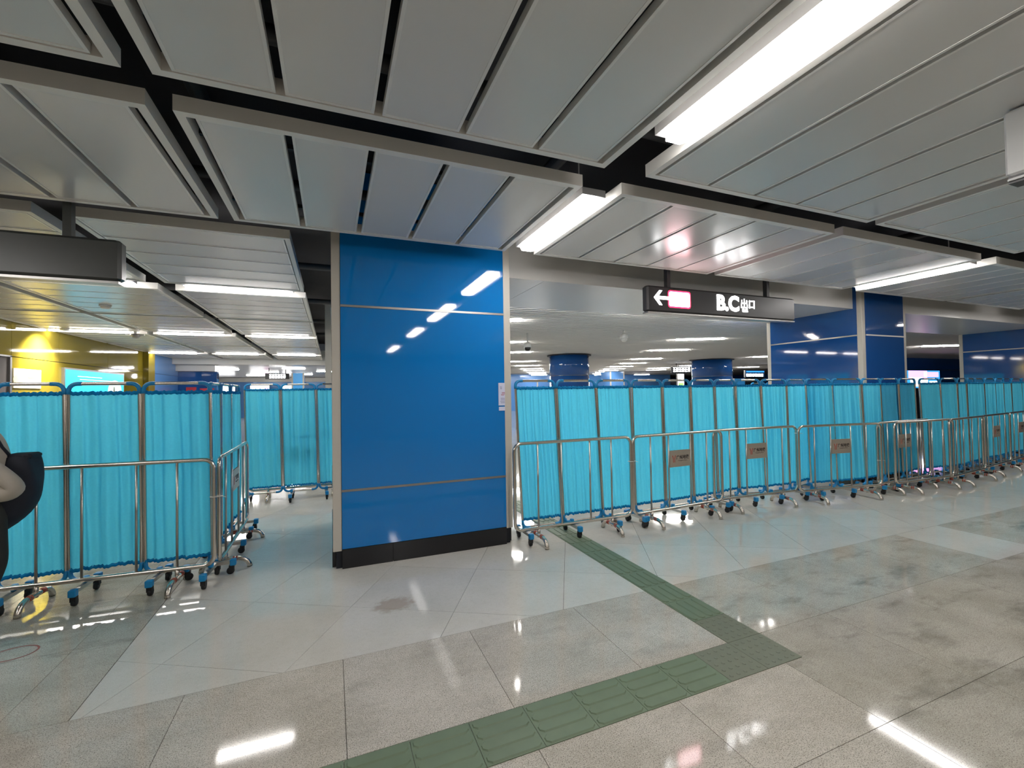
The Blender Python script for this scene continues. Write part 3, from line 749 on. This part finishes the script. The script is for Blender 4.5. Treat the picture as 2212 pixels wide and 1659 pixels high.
# ---------------------------------------------------------------- steel barriers
BH, BL = 1.13, .775
def loop_path(hx, z0, z1, r, n=5):
    pts = []
    for cx, cz, a0 in ((hx-r,z1-r,0),(-hx+r,z1-r,90),(-hx+r,z0+r,180),(hx-r,z0+r,270)):
        for k in range(n+1):
            a = math.radians(a0+90*k/n); pts.append((cx+r*math.cos(a), 0, cz+r*math.sin(a)))
    return pts
m = MB(); m.tube(loop_path(BL, .175, BH, .085), .0195, 10, closed=True); ME_LOOP = m.mesh('frame', 'steel')
m = MB(); m.tube([(0,0,.18),(0,0,BH-.005)], .0108, 8); ME_BAR = m.mesh('bar', 'steel_tube')
m = MB(); m.tube([(0,0,.075),(0,0,.18)], .0185, 8); 
fp = [(0,-.205,.004),(0,-.2,.03),(0,-.185,.06),(0,-.155,.085),(0,-.11,.097),(0,0,.1),(0,.11,.097),(0,.155,.085),(0,.185,.06),(0,.2,.03),(0,.205,.004)]
m.tube(fp, .023, 10); ME_FOOT = m.mesh('foot', 'steel')
m = MB()
for q in (-.1, -.075): m.tube([(0,q,.0975),(0,q+.014,.098)], .0245, 10)
m.tube([(0,.05,.0995),(0,.1,.098)], .0245, 10); ME_RED = m.mesh('red_band', 'red_band')
m = MB(); m.box(-.182,.182,-.0085,-.0065,.70,.915); m.box(-.182,.182,.0065,.0085,.70,.915); m.box(-.182,-.178,-.0085,.0085,.70,.915); m.box(.178,.182,-.0085,.0085,.70,.915); ME_PLATE = m.mesh('plate', 'steel_plate')
m = MB()
em = [(-.032,.045),(-.02,.045),(-.006,.006),(-.006,-.045),(-.016,-.045),(-.016,.002)]
m.extr(em, (-.105,-.0087,.805), (1,0,0), (0,0,1), (0,-1,0), .0008); m.extr([(-x,z) for x,z in em][::-1], (-.105,-.0087,.805), (1,0,0), (0,0,1), (0,-1,0), .0008)
ME_EMB = m.mesh('emblem', 'plate_red')
ME_TXT = text_mesh('广州地铁', .056, 'plate_ink', bold=.0015, depth=.0004)
ME_TXT2 = text_mesh('Guangzhou Metro', .021, 'plate_ink', depth=.0004)
def barrier(x, y, rotz, label, plate=False, group='stainless steel crowd barriers'):
    t = thing('crowd_barrier', label, 'barrier', (x, y, 0), rotz, group)
    inst('frame', ME_LOOP, t)
    for bx in (-.49, -.19, .19, .49): inst('bar', ME_BAR, t, (bx,0,0))
    for bx in (-.49, .49):
        f = inst('foot', ME_FOOT, t, (bx,0,0)); o = inst('red_band', ME_RED, f); o['label'] = 'rust red tape on the foot'
    if plate:
        p = inst('plate', ME_PLATE, t); p['label'] = 'brushed plate with red emblem and dark lettering'
        inst('emblem', ME_EMB, p)
        o = inst('lettering', ME_TXT, p, (.045,-.0091,.818)); o.rotation_euler = (PI/2,0,0)
        o = inst('lettering', ME_TXT2, p, (.045,-.0091,.778)); o.rotation_euler = (PI/2,0,0)
    return t
def tie(x, y, z, label, rotz=0, w=.05):
    t = MB(); t.tube([(math.cos(2*PI*k/16)*w, math.sin(2*PI*k/16)*.028, 0) for k in range(16)], .003, 5, closed=True)
    t.tube([(w*.9,-.015,0),(w*.9+.03,-.03,-.012)], .0025, 5)
    o = tag(t.build('cable_tie', 'white_tie', None, (x,y,z)), label, 'cable tie'); o.rotation_euler = (0,0,rotz)
barrier(-1.775, 4.85, math.radians(-4.0), 'steel crowd barrier at the left, crossed by the person with the bag')
barrier(-.98, 5.625, math.radians(90.5), 'steel crowd barrier running back from the left corner, edge on', True)
barrier(-.485, 8.25, 0, 'steel crowd barrier behind the far curtain screen left of the pillar', True)
barrier(2.63, 4.525, 0, 'steel crowd barrier nearest the big pillar on its right, no plate')
barrier(4.205, 4.56, math.radians(3), 'steel crowd barrier second from the pillar, plated, left of another plated one', True)
barrier(5.655, 4.60, math.radians(-3.5), 'steel crowd barrier third from the pillar with plate', True)
barrier(7.165, 4.38, math.radians(-9), 'steel crowd barrier fourth from the pillar with plate, before the second pillar', True)
barrier(8.72, 4.34, math.radians(2), 'steel crowd barrier fifth from the pillar, rear of an overlapping pair', True)
barrier(9.0, 4.20, math.radians(-2), 'steel crowd barrier front of the overlapping pair at right')
barrier(10.36, 4.22, math.radians(6), 'steel crowd barrier without plate right of the overlapping pair')
barrier(11.88, 4.42, math.radians(7), 'small looking plated crowd barrier near the right edge', True)
barrier(13.42, 4.62, math.radians(8), 'steel crowd barrier farthest right, cut by the picture edge', True)
tie(-.985, 4.80, .79, 'white cable tie joining the two left barriers', .2)
tie(3.42, 4.53, .83, 'white cable tie between the first two barriers right of the pillar', 0)
tie(4.96, 4.63, .25, 'white cable tie low between second and third right barriers', 0)
tie(6.42, 4.53, 1.03, 'white cable tie between third and fourth right barriers', 0)
tie(7.94, 4.28, .55, 'white cable tie at the end of the fourth right barrier', 0)

# ---------------------------------------------------------------- folding curtain screens
SH = 1.83
rs_ = random.Random(3)
m = MB(); m.tube([(0,-.2,.115),(0,.2,.115)], .022, 4, square=True); ME_FOOTBAR = m.mesh('foot', 'steel_tube')
m = MB(); m.lathe([(.012,-.016),(.031,-.014),(.034,-.004),(.034,.004),(.031,.014),(.012,.016)], 0, 0, 14, axis='x', z0=.034); m.box(-.02,.02,-.012,.03,.04,.085); ME_CASTER = m.mesh('caster', 'rubber')
m = MB(); m.bbox(-.026,.026,-.022,.03,.082,.142,.006); ME_CAP = m.mesh('end_cap', 'plastic_blue')
m = MB(); m.bbox(-.02,.02,-.02,.02,.13,.185,.006); ME_CLAMP = m.mesh('clamp', 'plastic_blue')
def curtain_panel(w, lean, seed, hi=1.735, lo=.255, amp=1.0, fine=1.0):
    """local x 0..w, y depth, z; returns curtain MB, hem MB"""
    r = random.Random(seed); NX, NZ = 96, 14
    comp = [(r.uniform(12,18)*fine, r.uniform(0,6.28), .6), (r.uniform(24,36)*fine, r.uniform(0,6.28), .55), (r.uniform(46,64)*fine, r.uniform(0,6.28), .3)]
    dr = [r.uniform(-.9,.9) for _ in comp]
    ph2 = r.uniform(0,6.28)
    def off(u, t):   # t 0 bottom..1 top
        s = 0
        for (f, p, a), q in zip(comp, dr): s += a*math.sin(f*u+p+q*(1-t)*2.0)
        s2 = math.copysign(abs(s)**.8, s)
        g = .75+.45*math.sin(PI*t)
        return .02*amp*s2*g + .01*amp*math.sin(2.2*u+ph2+t)
    vs = []; 
    for i in range(NZ+1):
        t = i/NZ; z = lo+(hi-lo)*t
        for j in range(NX+1):
            u = j/NX; x = .016+(w-.032)*u
            x += .004*math.sin(9*t+6*u+ph2)*math.sin(PI*u)
            vs.append((x+lean*(SH-z), off(u*w/.5*1.0, t), z+.004*math.sin(25*u+ph2)*(1 if i in (0,) else 0)))
    fs = [(i*(NX+1)+j, i*(NX+1)+j+1, (i+1)*(NX+1)+j+1, (i+1)*(NX+1)+j) for i in range(NZ) for j in range(NX)]
    cur = MB(); cur.add(vs, fs, 0, True)
    hems = []
    for z0, z1, t in ((hi-.005, hi+.028, 1), (lo-.022, lo+.008, 0)):
        hem = MB(); hems.append(hem); ring = []
        for j in range(NX+1):
            u = j/NX; x = .016+(w-.032)*u; y = off(u*w/.5, t); rf = .006*math.sin(90*u+ph2)+.004*math.sin(47*u)
            zz = z0; lx = lean*(SH-z0)
            ring.append([(x+lx, y-.008+rf*.4, z0+rf*.5), (x+lx, y-.011+rf, (z0+z1)/2), (x+lx, y-.006+rf*.5, z1+rf*.6), (x+lx, y+.008, (z0+z1)/2+rf*.3)])
        hv = [p for r4 in ring for p in r4]
        hem.add(hv, [(j*4+q, j*4+4+q, j*4+4+(q+1)%4, j*4+(q+1)%4) for j in range(NX) for q in range(4)], 0, True)
    return cur, hems
SEED = [100]
def screen(posts, label, lean=0.0, feet=None, amp=1.0, top=SH, fine=1.0, group='folding blue curtain screens'):
    """posts: list of (x,y) world points of the hinge line, left to right"""
    t = thing('curtain_screen', label, 'curtain screen', (posts[0][0], posts[0][1], 0), 0, group)
    ox, oy = posts[0]; n = len(posts)-1
    for k in range(n):
        a = Vector((posts[k][0]-ox, posts[k][1]-oy)); b = Vector((posts[k+1][0]-ox, posts[k+1][1]-oy))
        d = b-a; w = d.length; ang = math.atan2(d.y, d.x); g = .003
        w2 = w-2*g
        m = MB(); r = .06; z0, z1 = .155, top
        L = [(x_+w2/2+lean*(SH-z_), y_, z_) for x_, y_, z_ in [(p[0],p[1],p[2]) for p in loop_path(w2/2-.012, z0, z1, r, 4)]]
        m.tube(L, .0145, 8, closed=True)
        u = d.normalized(); base = (a.x+u.x*g, a.y+u.y*g, 0)
        pf = m.build('panel_frame', 'steel', t, base); pf.rotation_euler = (0,0,ang)
        for sx, sz in ((1,1),(-1,1),(-1,-1),(1,-1)):
            m = MB(); pts = []
            cx, cz = sx*(w2/2-.012-r), (z1-r if sz > 0 else z0+r)
            pts.append((cx+sx*r, 0, cz-sz*.03))
            for q in range(6):
                aa = math.radians(90*q/5); pts.append((cx+sx*r*math.cos(aa), 0, cz+sz*r*math.sin(aa)))
            pts.append((cx-sx*.03, 0, cz+sz*r))
            m.tube([(p[0]+w2/2+lean*(SH-p[2]), p[1], p[2]) for p in pts], .0175, 8)
            m.build('corner_connector', 'plastic_blue', pf)
        SEED[0] += 1
        c, h = curtain_panel(w2, lean, SEED[0], hi=top-.095, amp=amp, fine=fine)
        co = c.build('curtain', 'curtain', t, base); co.rotation_euler = (0,0,ang)
        h[0].build('top_hem', 'curtain_hem', co); h[1].build('bottom_hem', 'curtain_hem', co)
        # wheeled feet: one inside the left end of every panel, one at the far end
        spots = [.12 if k else .03]
        if k == n-1: spots.append(w-.03)
        for sp in spots:
            f = inst('foot', ME_FOOTBAR, t, (a.x+u.x*sp+lean*(SH-.12)*u.x, a.y+u.y*sp, 0), ang)
            for sy in (-1, 1):
                o = inst('caster', ME_CASTER, f, (0, sy*.165, 0)); o.rotation_euler = (0,0,PI if sy < 0 else 0)
                o = inst('end_cap', ME_CAP, f, (0, sy*.183, 0)); o.rotation_euler = (0,0,PI if sy < 0 else 0)
            inst('clamp', ME_CLAMP, f)
    return t
screen([(-3.06,4.99),(-2.565,4.96),(-2.10,4.94),(-1.575,4.915),(-1.03,4.86)], 'pale blue curtain screen at the left behind the person and barrier', .01, amp=1.35, fine=.8)
screen([(-1.075,4.96),(-1.085,5.48),(-1.09,6.0),(-1.09,6.52)], 'blue curtain screen running back edge on, left of the gap', 0)
screen([(-1.29,8.08),(-.77,8.06),(-.245,8.04),(.28,8.06)], 'blue curtain screen far back in the gap left of the big pillar', .02, top=1.885, amp=1.2)
screen([(1.92,4.66),(2.45,4.66),(3.0,4.66),(3.52,4.66)], 'leaning blue curtain screen nearest the big pillar on the right', .042, amp=.8, fine=1.7)
screen([(3.545,4.68),(4.05,4.69),(4.55,4.71),(5.02,4.74)], 'blue curtain screen behind the second right barrier', .018, amp=.8, fine=1.5)
screen([(5.05,4.77),(5.5,4.81),(5.95,4.75),(6.44,4.70),(7.07,4.84)], 'zigzag blue curtain screen behind the third right barrier', .022, amp=1.25)
screen([(6.74,4.62),(7.26,4.56),(7.86,4.47),(8.42,4.50)], 'blue curtain screen before the second square pillar', .04, amp=1.15)
screen([(8.45,4.53),(8.97,4.53),(9.57,4.58)], 'narrow blue curtain screen just left of the slit in the right row', .045)
screen([(9.72,4.60),(10.2,4.52),(10.68,4.48),(11.2,4.56),(11.65,4.62)], 'darker blue curtain screen just right of the slit in the right row', .045)
screen([(11.7,4.66),(12.2,4.70),(12.7,4.73),(13.2,4.78)], 'blue curtain screen next to last at the right edge', .03)
screen([(13.24,4.82),(13.74,4.86),(14.3,4.9),(14.9,4.95)], 'blue curtain screen last at the right edge of the picture', .03)
screen([(9.2,7.6),(9.7,7.6),(10.2,7.62),(10.7,7.62)], 'another blue curtain screen seen through the slit in the right row', 0)

# ---------------------------------------------------------------- person at the left edge
def skin(name, verts, edges, radii, matn, parent, sub=2, root=0):
    me = bpy.data.meshes.new(name); me.from_pydata(verts, edges, []); o = inst(name, me, parent)
    o.modifiers.new('skin', 'SKIN'); 
    for i, v in enumerate(me.skin_vertices[0].data):
        v.radius = radii[i] if isinstance(radii[i], tuple) else (radii[i], radii[i]); v.use_root = (i == root)
    s = o.modifiers.new('sub', 'SUBSURF'); s.levels = sub; s.render_levels = sub
    bpy.context.view_layer.update()
    m2 = bpy.data.meshes.new_from_object(o.evaluated_get(bpy.context.evaluated_depsgraph_get()))
    o.modifiers.clear(); o.data = m2; bpy.data.meshes.remove(me); m2.name = name
    m2.materials.clear(); m2.materials.append(MATS[matn])
    for p in m2.polygons: p.use_smooth = True
    return o
def person():
    # faces -X, walking; local origin on the floor under the pelvis
    t = thing('person', 'person in a grey jacket and dark trousers carrying a navy bag, at left edge', 'person', (-2.285, 4.36, 0))
    # body: head, neck, torso, legs as one continuous surface (trouser colour shows on the legs)
    V = [(0,0,.96),(-.02,0,1.12),(-.055,0,1.32),(-.055,0,1.46),(-.055,0,1.56),(-.08,0,1.68),(-.085,0,1.76),
         (0,.09,.9),(-.2,.1,.52),(-.2,.1,.1),(-.34,.11,.05),
         (.05,-.09,.9),(.10,-.1,.55),(-.04,-.1,.12),(-.17,-.11,.05)]
    E = [(0,1),(1,2),(2,3),(3,4),(4,5),(5,6),(0,7),(7,8),(8,9),(9,10),(0,11),(11,12),(12,13),(13,14)]
    R = [(.13,.16),(.095,.13),(.085,.13),(.05,.07),(.055,.055),(.085,.08),(.06,.06),(.1,.1),(.068,.068),(.045,.045),(.035,.04),(.1,.1),(.068,.068),(.045,.045),(.035,.04)]
    skin('body', V, E, R, 'trousers', t)
    V = [(.0,0,.98),(-.02,0,1.1),(-.055,0,1.3),(-.06,0,1.44),(-.055,0,1.52)]
    skin('jacket', V, [(0,1),(1,2),(2,3),(3,4)], [(.15,.19),(.135,.18),(.13,.185),(.1,.155),(.065,.075)], 'jacket', t)
    for s in (-1, 1):
        e = .27 if s < 0 else -.12
        q = 0 if s < 0 else -.13
        V = [(-.03+q,.16*s,1.42),(.0+q,.205*s,1.34),(e,.21*s,1.09),(e-.05,.205*s,1.055),(e-.2,.22*s,1.065),(-.28,.18*s,1.09)]
        skin('sleeve', V, [(i,i+1) for i in range(5)], [.068,.07,.066,.066,.058,.05], 'jacket', t)
        hx, hy, hz = -.3, .17*s, 1.095
        h = skin('hand', [(hx+.02,hy,hz),(hx-.03,hy,hz),(hx-.075,hy,hz)], [(0,1),(1,2)], [(.026,.026),(.02,.036),(.016,.036)], 'skin', t)
        for f in range(4):
            fy = hy+(f-1.5)*.017; ln = (.06,.075,.08,.068)[f]
            skin('finger', [(hx-.07,fy,hz),(hx-.07-ln*.5,fy,hz-.006),(hx-.07-ln*.85,fy,hz-.03)], [(0,1),(1,2)], [.0095,.0085,.0075], 'skin', h, 1)
        skin('thumb', [(hx-.01,hy-s*.02,hz-.005),(hx-.045,hy-s*.05,hz-.012),(hx-.075,hy-s*.055,hz-.03)], [(0,1),(1,2)], [.012,.01,.009], 'skin', h, 1)
    # head with face, over the body's head core
    m = MB(); P = []
    NU, NVv = 20, 14
    for i in range(NVv+1):
        a = PI*i/NVv
        for j in range(NU):
            b = 2*PI*j/NU; x, y, z = math.sin(a)*math.cos(b), math.sin(a)*math.sin(b), math.cos(a)
            w = 1-.18*max(0,-z); P.append((-.085+x*.1*w-.012*max(0,-z), y*.078*w, 1.685+z*.125))
    m.add(P, [(i*NU+j, (i+1)*NU+j, (i+1)*NU+(j+1)%NU, i*NU+(j+1)%NU) for i in range(NVv) for j in range(NU)], 0, True)
    hd = m.build('head', 'skin', t)
    skin('nose', [(-.178,0,1.705),(-.196,0,1.672),(-.182,0,1.665)], [(0,1),(1,2)], [.008,.012,.01], 'skin', hd, 1)
    for s in (-1, 1):
        m = MB(); m.lathe([(.002,-.012),(.009,-.008),(.012,0),(.009,.008),(.002,.012)], -.172, .032*s, 10, z0=1.7); m.build('eye', 'lens_black', hd)
        skin('ear', [(-.08,.078*s,1.7),(-.074,.084*s,1.68),(-.082,.08*s,1.66)], [(0,1),(1,2)], [.012,.014,.01], 'skin', hd, 1)
    m = MB(); m.bbox(-.186,-.17,-.024,.024,1.628,1.638,.003); m.build('mouth', 'marker_red', hd)
    m = MB(); P = []
    for i in range(9):
        a = .62*PI*i/8
        for j in range(NU):
            b = 2*PI*j/NU; lim = 1.0 if math.cos(b) > -.3 else .55
            aa = a*lim; P.append((-.075+math.sin(aa)*math.cos(b)*.112, math.sin(aa)*math.sin(b)*.09, 1.69+math.cos(aa)*.135))
    m.add(P, [(i*NU+j, (i+1)*NU+j, (i+1)*NU+(j+1)%NU, i*NU+(j+1)%NU) for i in range(8) for j in range(NU)], 0, True)
    m.build('hair', 'hair', t)
    for cx, cy in ((-.25,.105),(-.09,-.105)):
        m = MB(); 
        skin('shoe', [(cx+.07,cy,.05),(cx,cy,.055),(cx-.09,cy,.045),(cx-.16,cy,.035)], [(0,1),(1,2),(2,3)], [(.045,.05),(.048,.055),(.048,.042),(.03,.03)], 'shoe', t)
    return t
person()
def bag():
    t = thing('shoulder_bag', 'navy blue bag hanging at the back of the person on the left', 'bag', (-2.095, 4.42, .72))
    m = MB(); NU, NZ = 24, 14; P = []
    for i in range(NZ+1):
        q = i/NZ; z = .02+.54*q
        hw = .02+.085*math.sin(PI*min(1,.04+q*.8))**.6; hd = .06+.09*math.sin(PI*min(.96,.1+q*.8))
        for j in range(NU):
            a = 2*PI*j/NU; c, s = math.cos(a), math.sin(a)
            P.append((math.copysign(abs(c)**.7,c)*hw-.03-.16*(1-q)**3.6+.012*math.sin(5*q+3*a), math.copysign(abs(s)**.7,s)*hd, z+.012*math.sin(3*a)*q))
    m.add(P, [(i*NU+j, i*NU+(j+1)%NU, (i+1)*NU+(j+1)%NU, (i+1)*NU+j) for i in range(NZ) for j in range(NU)], 0, True)
    m.add([P[j] for j in range(NU)], [tuple(range(NU-1,-1,-1))]); m.add([P[NZ*NU+j] for j in range(NU)], [tuple(range(NU))])
    m.build('pouch', 'bag_navy', t)
    m = MB(); m.bbox(-.1,.05,-.075,.075,.545,.585,.012); m.build('flap', 'bag_navy', t)
    m = MB(); m.tube([(-.07,-.05,.56),(-.1,-.09,.64),(-.13,-.1,.72),(-.16,-.08,.8)], .014, 6); m.tube([(.0,-.07,.57),(.05,-.07,.45),(.06,-.04,.3)], .01, 6); m.build('strap', 'bag_navy', t)
bag()
